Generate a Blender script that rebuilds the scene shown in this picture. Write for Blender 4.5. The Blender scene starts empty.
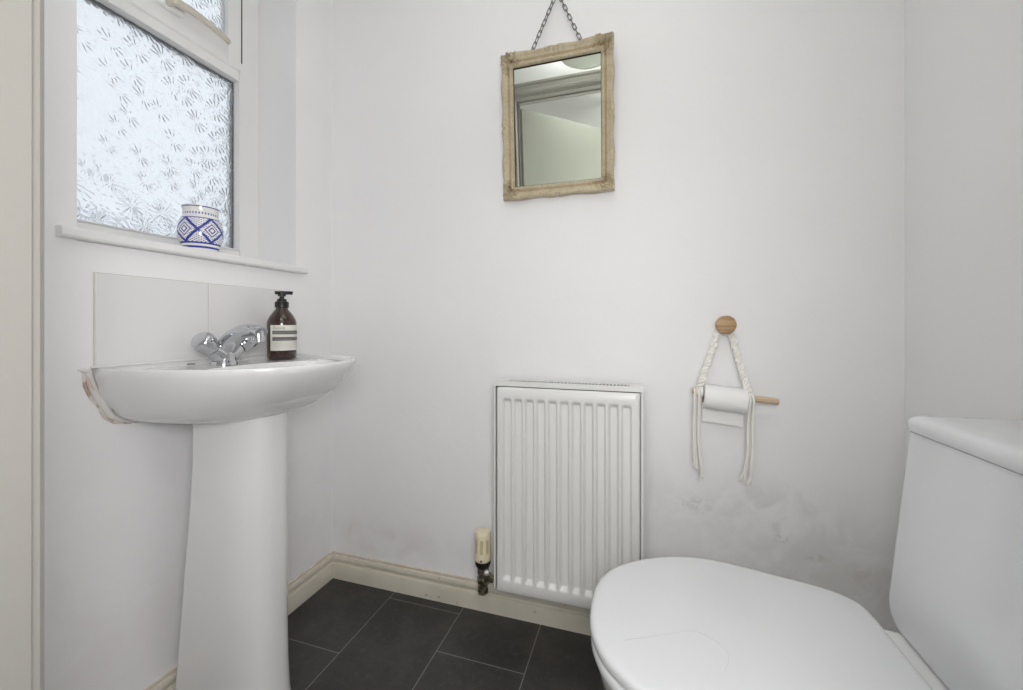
import bpy, math, random
from mathutils import Vector, Matrix, noise
random.seed(7)
PI = math.pi
C = bpy.context.scene.collection
SC = bpy.context.scene

# ------------------------------------------------------------------ room numbers (metres)
L, R, D = -1.077, 0.624, 1.238          # left wall, right wall, back wall
YN0, YN1 = 0.170, 0.268                 # partition with the doorway (hall side, room side)
DX0, DX1, DZ = -0.634, 0.214, 2.02     # doorway
ZC = 2.27                               # ceiling
YH = -1.75                              # far wall of the hall
EYE = 0.92

# ------------------------------------------------------------------ mesh helpers
class MB:
    """collects shapes in world coordinates and links them as one mesh object"""
    def __init__(s): s.v, s.f, s.m = [], [], []
    def add(s, v, f, mi=0):
        o = len(s.v); s.v += [tuple(p) for p in v]
        s.f += [tuple(i + o for i in q) for q in f]; s.m += [mi] * len(f); return s
    def box(s, x0, x1, y0, y1, z0, z1, mi=0):
        v = [(x, y, z) for z in (z0, z1) for y in (y0, y1) for x in (x0, x1)]
        return s.add(v, [(0,2,3,1), (4,5,7,6), (0,1,5,4), (2,6,7,3), (0,4,6,2), (1,3,7,5)], mi)
    def loft(s, rings, cap0=True, cap1=True, mi=0, closed=True):
        n = len(rings[0]); v = [p for r in rings for p in r]; f = []
        for k in range(len(rings) - 1):
            for i in range(n if closed else n - 1):
                j = (i + 1) % n
                f.append((k*n + i, k*n + j, (k+1)*n + j, (k+1)*n + i))
        if cap0: f.append(tuple(reversed(range(n))))
        if cap1: f.append(tuple((len(rings)-1)*n + i for i in range(n)))
        return s.add(v, f, mi)
    def lathe(s, prof, origin=(0,0,0), axis=(0,0,1), n=32, cap0=True, cap1=True, mi=0):
        q = Vector((0,0,1)).rotation_difference(Vector(axis).normalized()); o = Vector(origin)
        rings = [[o + q @ Vector((r*math.cos(2*PI*i/n), r*math.sin(2*PI*i/n), h)) for i in range(n)] for r, h in prof]
        return s.loft(rings, cap0, cap1, mi)
    def tube(s, pts, rad, n=12, mi=0, closed=False, sx=1.0, caps=True):
        pts = [Vector(p) for p in pts]; m = len(pts); rings = []
        up = None
        for i in range(m):
            if closed: t = (pts[(i+1) % m] - pts[i-1])
            else: t = pts[min(i+1, m-1)] - pts[max(i-1, 0)]
            t.normalize()
            if up is None:
                up = Vector((0,0,1)) if abs(t.z) < .9 else Vector((1,0,0))
            a = up - t * up.dot(t); a.normalize(); b = t.cross(a); up = a
            r = rad[i] if isinstance(rad, (list, tuple)) else rad
            rings.append([pts[i] + a*(r*math.cos(2*PI*k/n)) + b*(r*sx*math.sin(2*PI*k/n)) for k in range(n)])
        if closed:
            rings.append(rings[0]); return s.loft(rings, False, False, mi)
        return s.loft(rings, caps, caps, mi)
    def build(s, name, mat, parent=None, smooth=35, bevel=0, seg=2, sub=0, fix=True):
        me = bpy.data.meshes.new(name)
        off = Vector((0,0,0)); p = parent
        while p is not None: off += Vector(p.location); p = p.parent
        me.from_pydata([tuple(Vector(p) - off) for p in s.v], [], s.f)
        mats = mat if isinstance(mat, (list, tuple)) else [mat]
        for m in mats: me.materials.append(m)
        me.polygons.foreach_set('material_index', s.m)
        me.update()
        if fix:
            import bmesh
            bm = bmesh.new(); bm.from_mesh(me)
            bmesh.ops.remove_doubles(bm, verts=bm.verts, dist=1e-6)
            bmesh.ops.recalc_face_normals(bm, faces=bm.faces); bm.to_mesh(me); bm.free()
        o = bpy.data.objects.new(name, me); C.objects.link(o)
        if parent is not None: o.parent = parent
        if bevel:
            b = o.modifiers.new('bevel', 'BEVEL'); b.width = bevel; b.segments = seg
            b.limit_method = 'ANGLE'; b.angle_limit = math.radians(40); b.harden_normals = False
        if sub:
            q = o.modifiers.new('sub', 'SUBSURF'); q.levels = sub; q.render_levels = sub
        if smooth:
            me.polygons.foreach_set('use_smooth', [True] * len(me.polygons))
            me.set_sharp_from_angle(angle=math.radians(smooth))
        return o

def empty(name, loc, label=None, cat=None, group=None, kind=None):
    o = bpy.data.objects.new(name, None); C.objects.link(o); o.location = loc; o.empty_display_size = .05
    return tag(o, label, cat, group, kind)
def tag(o, label=None, cat=None, group=None, kind=None):
    if label: o['label'] = label
    if cat: o['category'] = cat
    if group: o['group'] = group
    if kind: o['kind'] = kind
    return o
def struct(o, label, cat): return tag(o, label, cat, kind='structure')

def crom(pts, n=6, closed=False):
    pts = [Vector(p) for p in pts]; out = []; m = len(pts)
    for i in range(m if closed else m - 1):
        g = (lambda k: pts[k % m]) if closed else (lambda k: pts[max(0, min(m-1, k))])
        p0, p1, p2, p3 = g(i-1), g(i), g(i+1), g(i+2)
        for k in range(n):
            t = k / n
            out.append(.5*((2*p1) + (p2-p0)*t + (2*p0-5*p1+4*p2-p3)*t*t + (3*p1-p0-3*p2+p3)*t**3))
    if not closed: out.append(pts[-1])
    return out
def rrect(x0, x1, y0, y1, r, n=6):
    """rounded rectangle outline, counter-clockwise; r may be 4 radii (x1y1, x0y1, x0y0, x1y0)"""
    rr = r if isinstance(r, (list, tuple)) else [r]*4
    out = []
    for (cx, cy, a0), q in zip(((x1, y1, 0), (x0, y1, 90), (x0, y0, 180), (x1, y0, 270)), rr):
        sx = -1 if cx == x1 else 1; sy = -1 if cy == y1 else 1
        for k in range(n + 1):
            a = math.radians(a0 + 90*k/n)
            out.append((cx + sx*q + q*math.cos(a), cy + sy*q + q*math.sin(a)))
    return out

# ------------------------------------------------------------------ node helpers
class E:
    """tiny expression builder for shader math nodes"""
    def __init__(s, t, k): s.t, s.k = t, k
    def _o(s, op, b=None, c=None):
        n = s.t.nodes.new('ShaderNodeMath'); n.operation = op
        for i, q in enumerate((s, b, c)):
            if q is None: continue
            if isinstance(q, E): s.t.links.new(q.k, n.inputs[i])
            else: n.inputs[i].default_value = q
        return E(s.t, n.outputs[0])
    def __add__(s, b): return s._o('ADD', b)
    def __sub__(s, b): return s._o('SUBTRACT', b)
    def __mul__(s, b): return s._o('MULTIPLY', b)
    def __truediv__(s, b): return s._o('DIVIDE', b)
    def abs(s): return s._o('ABSOLUTE')
    def fract(s): return s._o('FRACT')
    def sin(s): return s._o('SINE')
    def cos(s): return s._o('COSINE')
    def sqrt(s): return s._o('SQRT')
    def pow(s, b): return s._o('POWER', b)
    def gt(s, b): return s._o('GREATER_THAN', b)
    def lt(s, b): return s._o('LESS_THAN', b)
    def mn(s, b): return s._o('MINIMUM', b)
    def mx(s, b): return s._o('MAXIMUM', b)
    def atan2(s, b): return s._o('ARCTAN2', b)
    def inv(s): return s._o('MULTIPLY_ADD', -1.0, 1.0)
    def step(s, a, b):
        n = s.t.nodes.new('ShaderNodeMapRange'); n.interpolation_type = 'SMOOTHSTEP'
        s.t.links.new(s.k, n.inputs[0]); n.inputs[1].default_value = a; n.inputs[2].default_value = b
        return E(s.t, n.outputs[0])

def mat(name, col, rough=.5, metal=0., coat=0., **kw):
    m = bpy.data.materials.new(name); m.use_nodes = True
    b = m.node_tree.nodes['Principled BSDF']
    b.inputs['Base Color'].default_value = (*col, 1); b.inputs['Roughness'].default_value = rough
    b.inputs['Metallic'].default_value = metal; b.inputs['Coat Weight'].default_value = coat
    b.inputs['Coat Roughness'].default_value = .08
    for k, v in kw.items(): b.inputs[k.replace('_', ' ')].default_value = v
    return m
def T(m): return m.node_tree
def bsdf(m): return m.node_tree.nodes['Principled BSDF']
def coords(m, kind='Object'):
    n = T(m).nodes.new('ShaderNodeTexCoord'); return n.outputs[kind]
def geo(m):
    n = T(m).nodes.new('ShaderNodeNewGeometry'); return n.outputs['Position']
def xyz(m, sock):
    n = T(m).nodes.new('ShaderNodeSeparateXYZ'); T(m).links.new(sock, n.inputs[0])
    return [E(T(m), q) for q in n.outputs]
def vec(m, x, y, z):
    n = T(m).nodes.new('ShaderNodeCombineXYZ')
    for i, q in enumerate((x, y, z)):
        if isinstance(q, E): T(m).links.new(q.k, n.inputs[i])
        else: n.inputs[i].default_value = q
    return n.outputs[0]
def nz(m, sock, scale, detail=4, rough=.5, dist=0.):
    n = T(m).nodes.new('ShaderNodeTexNoise'); n.inputs['Scale'].default_value = scale
    n.inputs['Detail'].default_value = detail; n.inputs['Roughness'].default_value = rough
    n.inputs['Distortion'].default_value = dist
    T(m).links.new(sock, n.inputs['Vector']); return E(T(m), n.outputs[0])
def mix(m, fac, a, b):
    n = T(m).nodes.new('ShaderNodeMix'); n.data_type = 'RGBA'
    if isinstance(fac, E): T(m).links.new(fac.k, n.inputs[0])
    else: n.inputs[0].default_value = fac
    for i, q in ((6, a), (7, b)):
        if isinstance(q, tuple): n.inputs[i].default_value = (*q, 1)
        else: T(m).links.new(q, n.inputs[i])
    return n.outputs[2]
def setcol(m, sock): T(m).links.new(sock, bsdf(m).inputs['Base Color'])
def bump(m, h, strength=.2, dist=.002, node=None, inp='Normal'):
    n = T(m).nodes.new('ShaderNodeBump'); n.inputs['Strength'].default_value = strength
    n.inputs['Distance'].default_value = dist; T(m).links.new(h.k, n.inputs['Height'])
    T(m).links.new(n.outputs[0], (node or bsdf(m)).inputs[inp]); return n

# ------------------------------------------------------------------ materials
def wall_mat(name, col, stains=()):
    m = mat(name, col, .55)
    p = geo(m); x, y, z = xyz(m, p)
    n1 = nz(m, p, 2.2, 4, .55); n2 = nz(m, p, 22, 4, .6); n3 = nz(m, p, 90, 2)
    c = mix(m, n1.step(.35, .7), tuple(k*.985 for k in col), tuple(min(1, k*1.01) for k in col))
    for (sx, sy, sz, rx, rz, colr, amt, sc) in stains:
        d = (((x - sx)/rx).pow(2) + ((y - sy)/rx).pow(2) + ((z - sz)/rz).pow(2)).sqrt()
        k = (d.step(0., 1.)).inv() * nz(m, p, sc, 5, .6, .6).step(.42, .62) * amt
        c = mix(m, k, c, colr)
    setcol(m, c)
    bump(m, n1*1.6 + n2*.35 + n3*.08, .5, .004)
    return m
WALL = (.87, .868, .872)
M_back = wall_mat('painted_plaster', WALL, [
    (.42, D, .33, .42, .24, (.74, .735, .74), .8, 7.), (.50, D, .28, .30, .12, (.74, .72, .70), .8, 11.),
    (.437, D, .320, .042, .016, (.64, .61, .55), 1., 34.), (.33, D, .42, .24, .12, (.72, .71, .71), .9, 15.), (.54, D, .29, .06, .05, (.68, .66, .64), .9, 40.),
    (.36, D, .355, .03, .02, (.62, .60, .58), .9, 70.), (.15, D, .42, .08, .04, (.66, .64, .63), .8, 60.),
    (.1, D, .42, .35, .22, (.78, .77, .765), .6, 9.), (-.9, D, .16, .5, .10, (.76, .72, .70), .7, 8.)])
M_left = wall_mat('painted_plaster_left', WALL, [(L, .55, .3, .6, .4, (.80, .77, .755), .5, 5.), (L, 1.0, .25, .4, .3, (.80, .78, .77), .5, 8.)])
M_wall = wall_mat('painted_plaster_plain', WALL)
M_ceil = mat('ceiling_paint', (.82, .82, .81), .7)
M_hall = mat('hall_paint', (.80, .80, .78), .6)
M_tile = mat('painted_tile', (.75, .75, .745), .3, coat=.15)
bump(M_tile, nz(M_tile, geo(M_tile), 14, 3), .25, .002)
M_grout = mat('tile_grout', (.64, .62, .57), .8)
M_cer = mat('white_ceramic', (.80, .80, .795), .12, coat=.5)
M_ped = mat('pedestal_ceramic', (.79, .785, .78), .16, coat=.4)
M_plas = mat('white_plastic_seat', (.665, .675, .69), .2, coat=.25)
M_cist = mat('cistern_ceramic', (.78, .79, .82), .15, coat=.4)
M_upvc = mat('white_upvc', (.82, .82, .81), .3)
M_rad = mat('white_enamel', (.80, .80, .785), .28, coat=.2)
M_rad2 = mat('white_enamel_dirt', (.78, .775, .75), .4)
M_dark = mat('dark_gap', (.02, .02, .02), .8)
M_black = mat('black_plastic', (.012, .012, .013), .35)
M_chrome = mat('chrome', (.58, .59, .61), .07, 1.)
M_cream = mat('aged_cream_plastic', (.80, .73, .53), .35)
M_creamd = mat('aged_cream_plastic_groove', (.60, .50, .31), .45)
M_brass = mat('tarnished_brass', (.16, .14, .08), .4, .7)
q = nz(M_brass, geo(M_brass), 90, 4); setcol(M_brass, mix(M_brass, q.step(.4, .65), (.07, .065, .04), (.33, .29, .2)))
M_steel = mat('dark_steel', (.17, .165, .155), .35, .9)
M_door = mat('door_paint', (.36, .37, .32), .45)
M_jamb = mat('door_frame_paint', (.37, .357, .328), .35)
M_oak = mat('oak_wood', (.45, .29, .15), .5)
x, y, z = xyz(M_oak, geo(M_oak)); w = nz(M_oak, vec(M_oak, x*12., y*40., z*220.), 1., 4, .6, .4)
setcol(M_oak, mix(M_oak, w.step(.3, .7), (.50, .34, .18), (.34, .21, .105)))
M_dowel = mat('beech_wood', (.62, .48, .33), .5)
x, y, z = xyz(M_dowel, geo(M_dowel)); w = nz(M_dowel, vec(M_dowel, x*14., y*160., z*160.), 1., 4, .6)
setcol(M_dowel, mix(M_dowel, w.step(.3, .7), (.66, .52, .37), (.52, .38, .25)))
M_cord = mat('cotton_cord', (.86, .845, .80), .9, Sheen_Weight=.3)
M_paper = mat('toilet_paper', (.86, .86, .85), .95)
bump(M_paper, nz(M_paper, geo(M_paper), 700, 2), .2, .0006)
M_card = mat('cardboard', (.36, .29, .21), .9)
M_mirror = mat('mirror_silver', (.74, .77, .71), .015, 1.)
M_bulb = mat('opal_glass', (.74, .78, .70), .25, coat=.2)
M_silicone = mat('old_sealant', (.66, .58, .50), .5)
q = nz(M_silicone, geo(M_silicone), 60, 4); setcol(M_silicone, mix(M_silicone, q.step(.45, .6), (.72, .66, .60), (.45, .34, .26)))
M_pink = mat('pink_sealant', (.72, .55, .52), .5)

def skirting_mat():
    m = mat('cream_gloss_paint', (.72, .67, .56), .3, coat=.15)
    p = geo(m); x, y, z = xyz(m, p)
    n = nz(m, p, 26, 5, .65); n2 = nz(m, p, 7, 4)
    c = mix(m, n2.step(.35, .7), (.68, .64, .55), (.60, .56, .47))
    edge = z.step(.070, .088) * n.step(.35, .6)
    c = mix(m, edge*.6, c, (.55, .42, .35))
    spots = nz(m, p, 45, 2).step(.70, .76)
    c = mix(m, spots*.7, c, (.30, .20, .13))
    setcol(m, c); bump(m, n, .25, .0015); return m
M_skirt = skirting_mat()

def floor_mat():
    m = mat('slate_vinyl', (.035, .033, .031), .42)
    p = geo(m); n = nz(m, p, 5, 6, .65, .3); n2 = nz(m, p, 60, 5, .7); n3 = nz(m, p, 300, 2)
    c = mix(m, n.step(.35, .68), (.022, .022, .022), (.050, .045, .040))
    c = mix(m, n2.step(.48, .72)*.6, c, (.066, .061, .057))
    c = mix(m, nz(m, p, 130, 2).step(.72, .76)*.5, c, (.22, .21, .20))
    setcol(m, c); bump(m, n*1.2 + n2*.6 + n3*.2, .35, .0015); return m
M_floor = floor_mat()
M_fgrout = mat('vinyl_grout_line', (.20, .195, .185), .6)

def frame_mat(name, a, b, dirt):
    m = mat(name, a, .45)
    p = geo(m); n = nz(m, p, 30, 5, .65); n2 = nz(m, p, 140, 4, .6)
    c = mix(m, n.step(.3, .7), a, b)
    c = mix(m, n2.step(.54, .70)*.65, c, dirt)
    setcol(m, c); bump(m, n2, .3, .0015); return m
M_gilt = frame_mat('cream_gilt', (.56, .485, .335), (.46, .39, .26), (.27, .21, .12))
M_gilt2 = frame_mat('worn_gilt_cove', (.42, .33, .205), (.35, .27, .165), (.25, .18, .10))

def glass_mat():
    m = bpy.data.materials.new('daisy_glass'); m.use_nodes = True
    t = m.node_tree; t.nodes.remove(t.nodes['Principled BSDF'])
    p = geo(m); x, y, z = xyz(m, p)
    cell = 15.5
    u, w = y*cell, z*cell
    uv = vec(m, u, w, 0.)
    H = None
    for off, seed in ((0., 0), (.37, 1)):
        pv = vec(m, u + off*7., w + off*11., 0.)
        vo = t.nodes.new('ShaderNodeTexVoronoi'); vo.voronoi_dimensions = '2D'; vo.feature = 'F1'
        vo.inputs['Scale'].default_value = 1.; vo.inputs['Randomness'].default_value = .75
        t.links.new(pv, vo.inputs['Vector'])
        cx, cy, _ = xyz(m, vo.outputs['Position'])
        px, py, _ = xyz(m, pv)
        dx, dy = px - cx, py - cy
        rr = (dx*dx + dy*dy).sqrt()
        rnd = E(t, xyz(m, vo.outputs['Color'])[0].k)
        ang = dy.atan2(dx) + rnd*6.28
        pet = (ang*13.).cos()*.5 + .5
        mask = rr.step(.04, .10) * rr.step(.44, .56).inv() * rr * 2.2
        h = pet*mask
        H = h if H is None else H.mx(h*.6)
    fine = nz(m, p, 260, 3, .6)
    fine2 = nz(m, p, 90, 2, .5)
    H = H + fine*.03 + fine2*.10
    g = t.nodes.new('ShaderNodeBsdfRefraction'); g.inputs['IOR'].default_value = 1.45; g.inputs['Roughness'].default_value = .06
    g.inputs['Color'].default_value = (.97, .985, 1., 1)
    s = t.nodes.new('ShaderNodeBsdfGlossy'); s.inputs['Roughness'].default_value = .12
    tr = t.nodes.new('ShaderNodeBsdfTranslucent'); tr.inputs['Color'].default_value = (.95, .97, 1., 1)
    b = t.nodes.new('ShaderNodeBump'); b.inputs['Strength'].default_value = .9; b.inputs['Distance'].default_value = .0021
    t.links.new(H.k, b.inputs['Height'])
    for k in (g, s): t.links.new(b.outputs[0], k.inputs['Normal'])
    fr = t.nodes.new('ShaderNodeFresnel'); fr.inputs[0].default_value = 1.45; t.links.new(b.outputs[0], fr.inputs['Normal'])
    mx = t.nodes.new('ShaderNodeMixShader'); t.links.new(fr.outputs[0], mx.inputs[0])
    t.links.new(g.outputs[0], mx.inputs[1]); t.links.new(s.outputs[0], mx.inputs[2])
    m2 = t.nodes.new('ShaderNodeMixShader'); m2.inputs[0].default_value = .22
    t.links.new(mx.outputs[0], m2.inputs[1]); t.links.new(tr.outputs[0], m2.inputs[2])
    t.links.new(m2.outputs[0], t.nodes['Material Output'].inputs['Surface'])
    return m
M_glass = glass_mat()

# ------------------------------------------------------------------ the setting
# floor: one sheet of vinyl printed with slate tiles
mb = MB()
x0f, x1f, y0f, y1f = L - .05, R + .05, YH - .05, D + .05
mb.box(x0f, x1f, y0f, y1f, -.05, -.0004, 1)
W_, LEN, G_ = .2575, .52, .0013
cols = [-1.0595 + i*W_ for i in range(-1, 8)]
joint = {0: .946, 1: 1.188, 2: 1.034, 3: .93, 4: 1.10, 5: 1.0, 6: .9, 7: 1.05, -1: 1.1}
for i in range(-1, 8):
    xa, xb = -.8005 + (i-1)*W_, -.8005 + i*W_
    yj = joint[i]
    k0 = math.floor((y0f - yj)/LEN)
    for k in range(k0, 5):
        ya, yb = yj + k*LEN, yj + (k+1)*LEN
        xa2, xb2, ya2, yb2 = max(xa, x0f) + G_, min(xb, x1f) - G_, max(ya, y0f) + G_, min(yb, y1f) - G_
        if xb2 <= xa2 or yb2 <= ya2: continue
        mb.add([(xa2, ya2, 0), (xb2, ya2, 0), (xb2, yb2, 0), (xa2, yb2, 0)], [(0,1,2,3)], 0)
struct(mb.build('floor', [M_floor, M_fgrout], smooth=0, fix=False), 'dark slate effect vinyl floor with thin pale grout lines', 'floor')
struct(MB().box(L-.3, R+.1, YH-.1, D+.1, ZC, ZC+.1).build('ceiling', M_ceil, smooth=0), 'plain white ceiling seen in the mirror', 'ceiling')
struct(MB().box(L-.3, R+.12, D, D+.12, -.05, ZC+.1).build('wall_back', M_back, smooth=0), 'white plaster wall behind radiator and mirror', 'wall')
struct(MB().box(R, R+.12, YH-.1, D, -.05, ZC+.1).build('wall_right', M_wall, smooth=0), 'white wall behind the toilet cistern', 'wall')
# left wall with the window opening
WY0, WY1, WZ0, WZ1 = .522, 1.071, 1.090, 2.16
WD = .29
mb = MB()
mb.box(L-WD, L, YH-.1, WY0, -.05, ZC+.1); mb.box(L-WD, L, WY1, D, -.05, ZC+.1)
mb.box(L-WD, L, WY0, WY1, -.05, WZ0); mb.box(L-WD, L, WY0, WY1, WZ1, ZC+.1)
struct(mb.build('wall_left', M_left, smooth=0), 'white wall with the window above the basin', 'wall')
# partition with the doorway
mb = MB()
mb.box(L, DX0-.03, YN0, YN1, 0, ZC); mb.box(DX1+.03, R, YN0, YN1, 0, ZC); mb.box(DX0-.03, DX1+.03, YN0, YN1, DZ+.03, ZC)
struct(mb.build('wall_front', M_wall, smooth=0), 'white partition wall around the doorway', 'wall')
struct(MB().box(L-.1, R+.1, YH-.12, YH, -.05, ZC+.1).build('wall_hall', M_hall, smooth=0), 'pale wall across the hall', 'wall')

# skirting boards: profile (distance from wall, height)
SK = [(0, 0), (.018, 0), (.018, .049), (.0165, .0525), (.0100, .0535), (.0090, .057), (.0120, .0620), (.0140, .068), (.0135, .074), (.0110, .0790), (.0070, .0815), (.0065, .0835), (.0065, .0875), (0, .088)]
def skirting(name, fn, label):
    mb = MB(); mb.loft([[fn(0, d, h) for d, h in SK], [fn(1, d, h) for d, h in SK]])
    struct(mb.build(name, M_skirt, smooth=30), label, 'skirting board')
skirting('baseboard_back', lambda t, d, h: (L + t*(R-L), D-d, h), 'cream painted skirting board under the radiator')
skirting('baseboard_left', lambda t, d, h: (L+d, YN1 + t*(D-YN1), h), 'cream painted skirting board behind the pedestal')
skirting('baseboard_right', lambda t, d, h: (R-d, YN1 + t*(D-YN1), h), 'cream painted skirting board behind the toilet')
def sk2(name, xa, xb, y, sgn, label):
    skirting(name, lambda t, d, h: (xa + t*(xb-xa), y + sgn*d, h), label)
sk2('baseboard_front', L, DX0-.075, YN1, 1, 'cream skirting board beside the doorway on the basin side')

# door frame: lining with stop, architraves both sides
fr = empty('trim_1', (DX0, YN0, 0), 'cream painted door frame at the left edge of the view', 'door frame', kind='structure')
mb = MB()
mb.box(DX0-.03, DX0, YN0-.002, YN1+.002, 0, DZ+.03); mb.box(DX1, DX1+.03, YN0-.002, YN1+.002, 0, DZ+.03); mb.box(DX0, DX1, YN0-.002, YN1+.002, DZ, DZ+.03)
mb.build('door_lining', M_jamb, fr, smooth=0, bevel=.0015)
mb = MB()
a, b = YN0 + .03, YN1 - .046
mb.box(DX0, DX0+.006, a, b, 0, DZ); mb.box(DX1-.006, DX1, a, b, 0, DZ); mb.box(DX0+.006, DX1-.006, a, b, DZ-.006, DZ)
mb.build('door_stop', M_jamb, fr, smooth=0, bevel=.002)
def architrave(y, sgn, name):
    prof = [(0, 0), (0, .010), (.006, .016), (.020, .016), (.026, .012), (.045, .012), (.052, .017), (.062, .017), (.065, .013), (.065, 0)]
    mb = MB()
    def ring(fx): return [fx(d, h) for d, h in prof]
    mb.loft([ring(lambda d, h: (DX0-.004-d, y+sgn*h, 0)), ring(lambda d, h: (DX0-.004-d, y+sgn*h, DZ+.004+d)),
             ring(lambda d, h: (DX1+.004+d, y+sgn*h, DZ+.004+d)), ring(lambda d, h: (DX1+.004+d, y+sgn*h, 0))])
    mb.build(name, M_jamb, fr, smooth=30)
architrave(YN1, 1, 'architrave'); architrave(YN0, -1, 'architrave')

# door leaf, swung open into the hall (seen in the mirror)
ang = math.radians(-52)
dr = empty('door_1', (DX0+.006, YN0-.02, 0), 'grey white door standing open, seen only in the mirror', 'door', kind='structure')
DW = .83
leaf = MB().box(0, DW, -.04, 0, .008, DZ-.006).build('door_leaf', M_door, None, smooth=0, bevel=.002)
leaf.parent = dr
mb = MB()
mb.lathe([(.026, 0), (.026, .008), (.012, .012), (.010, .040), (.024, .046), (.027, .058), (.022, .068), (.008, .072)], (DW-.06, 0, 1.02), (0, 1, 0), 24)
mb.lathe([(.026, 0), (.026, .008), (.012, .012), (.010, .040), (.024, .046), (.027, .058), (.022, .068), (.008, .072)], (DW-.06, -.04, 1.02), (0, -1, 0), 24)
kn = mb.build('door_knob', M_chrome, None); kn.parent = dr
dr.rotation_euler = (0, 0, ang)

# ------------------------------------------------------------------ window
XF = -1.235                              # room face of the frame
win = empty('window_1', (XF, (WY0+WY1)/2, 1.113), 'white window with daisy patterned obscure glass above the basin', 'window', kind='structure')
GY0, GY1, GZ0, GZ1 = .585, .994, 1.166, 1.706
BW = .006
TZ1 = 1.765
mb = MB()
mb.box(XF-.06, XF, WY0, GY0-BW, 1.113, WZ1); mb.box(XF-.06, XF, GY1+BW, WY1, 1.113, WZ1)
mb.box(XF-.06, XF, GY0-BW, GY1+BW, 1.113, GZ0-BW); mb.box(XF-.06, XF, GY0-BW, GY1+BW, GZ1+BW, TZ1)
mb.box(XF-.06, XF, GY0-BW, GY1+BW, 2.105, WZ1)
mb.build('window_frame', M_upvc, win, smooth=0, bevel=.003)
def bead(y0, y1, z0, z1, x, t, name):
    """mitred sloping glazing bead ring inside the rectangle"""
    mb = MB(); w = .006
    pr = [(0, 0), (0, .003), (.004, .0045), (w, -.008), (w, -.022), (0, -.022)]
    rect = [(y0, z0, 1, 1), (y1, z0, -1, 1), (y1, z1, -1, -1), (y0, z1, 1, -1)]
    rings = [[(x + h, yy + sy*d, zz + sz*d) for d, h in pr] for yy, zz, sy, sz in rect]
    mb.loft(rings + [rings[0]], False, False); mb.build(name, M_upvc, win, smooth=0)
bead(GY0-BW, GY1+BW, GZ0-BW, GZ1+BW, XF-.001, .02, 'glazing_bead')
MB().box(XF-.022, XF-.017, GY0-.005, GY1+.005, GZ0-.005, GZ1+.005).build('glass_pane', M_glass, win, smooth=0)
mb = MB(); gx0, gx1 = XF-.034, XF-.0225
mb.box(gx0, gx1, GY1-.004, GY1+.004, GZ0-.004, GZ1+.004); mb.box(gx0, gx1, GY0-.004, GY0+.004, GZ0-.004, GZ1+.004)
mb.box(gx0, gx1, GY0+.004, GY1-.004, GZ1-.003, GZ1+.004); mb.build('gasket', M_dark, win, smooth=0)
# opening top light
CY0, CY1, CZ0, CZ1 = GY0-.026, GY1+.010, 1.742, 2.115
CG = .046
ca = MB(); x0, x1 = XF-.03, XF+.004
ca.box(x0, x1, CY0, CY0+CG, CZ0, CZ1); ca.box(x0, x1, CY1-CG, CY1, CZ0, CZ1)
ca.box(x0, x1, CY0+CG, CY1-CG, CZ0, CZ0+.078); ca.box(x0, x1, CY0+CG, CY1-CG, CZ1-CG, CZ1)
cas = ca.build('top_light_frame', M_upvc, win, smooth=0, bevel=.004, seg=3)
MB().box(x0+.012, x0+.017, CY0+CG-.004, CY1-CG+.004, CZ0+.074, CZ1-CG+.004).build('glass_pane', M_glass, cas, smooth=0)
mb = MB(); mb.box(XF-.004, XF+.0022, CY1+.0004, CY1+.0034, CZ0+.03, CZ1); mb.build('seal_gap', M_dark, win, smooth=0)
# handle: backplate, boss and a long bowed lever lying along the rail
XH = XF + .004
mb = MB(); mb.loft([[(XH + h, yy, zz) for yy, zz in rrect(.722+i, .822-i, 1.782+i, 1.812-i, .012)] for h, i in ((-.001, 0), (.010, 0), (.014, .004))])
hp = mb.build('window_handle', M_upvc, cas, smooth=40)
pts = crom([(XH+.010, .780, 1.797), (XH+.030, .780, 1.797), (XH+.036, .795, 1.798), (XH+.036, .84, 1.800), (XH+.034, .885, 1.798), (XH+.030, .925, 1.794), (XH+.026, .940, 1.792)], 6)
MB().tube(pts, [.012 - .004*i/(len(pts)-1) for i in range(len(pts))], 14, sx=.75).build('lever', mat('cream_metal', (.66, .62, .52), .25, .3, .3), hp)
# sill board
mb = MB()
prof = [(XF-.0005, 1.091), (XF-.0005, 1.113), (-1.062, 1.113), (-1.057, 1.1115), (-1.0545, 1.1075), (-1.0545, 1.0965), (-1.057, 1.0925), (-1.062, 1.091)]
def sring(y, k=0.): return [(px, y, 1.102 + (pz-1.102)*(1-k)) for px, pz in prof]
mb.box(XF-.0005, L-.0006, WY0+.0005, WY1-.0005, 1.091, 1.113)
mb2 = [(L-.0005, 1.091), (L-.0005, 1.113)] + prof[2:]
mb.loft([[(px, y, pz) for px, pz in mb2] for y in (.490, 1.100)])
mb.build('window_sill', M_upvc, win, smooth=30)
# what lies outside: a neighbour's rendered wall and the ground
struct(MB().box(-4.6, -4.4, -3, 5, -.3, 1.88).build('wall_garden', mat('pale_render', (.80, .81, .84), .9), smooth=0), 'pale garden wall outside the window', 'wall')
struct(MB().box(-9, L-WD-.01, -6, 8, -.4, -.3).build('ground', mat('paving', (.2, .2, .2), .9), smooth=0), 'paved ground outside the window', 'ground')

struct(MB().box(-4.38, -4.30, -3, 5, -.3, 1.56).build('trim_2', mat('added_fence', (.06, .065, .07), .9), smooth=0), 'dark fence added outside the window for dark streaks in the glass', 'fence')  # made-up fence, placed so the glass refracts dark streaks

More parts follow.
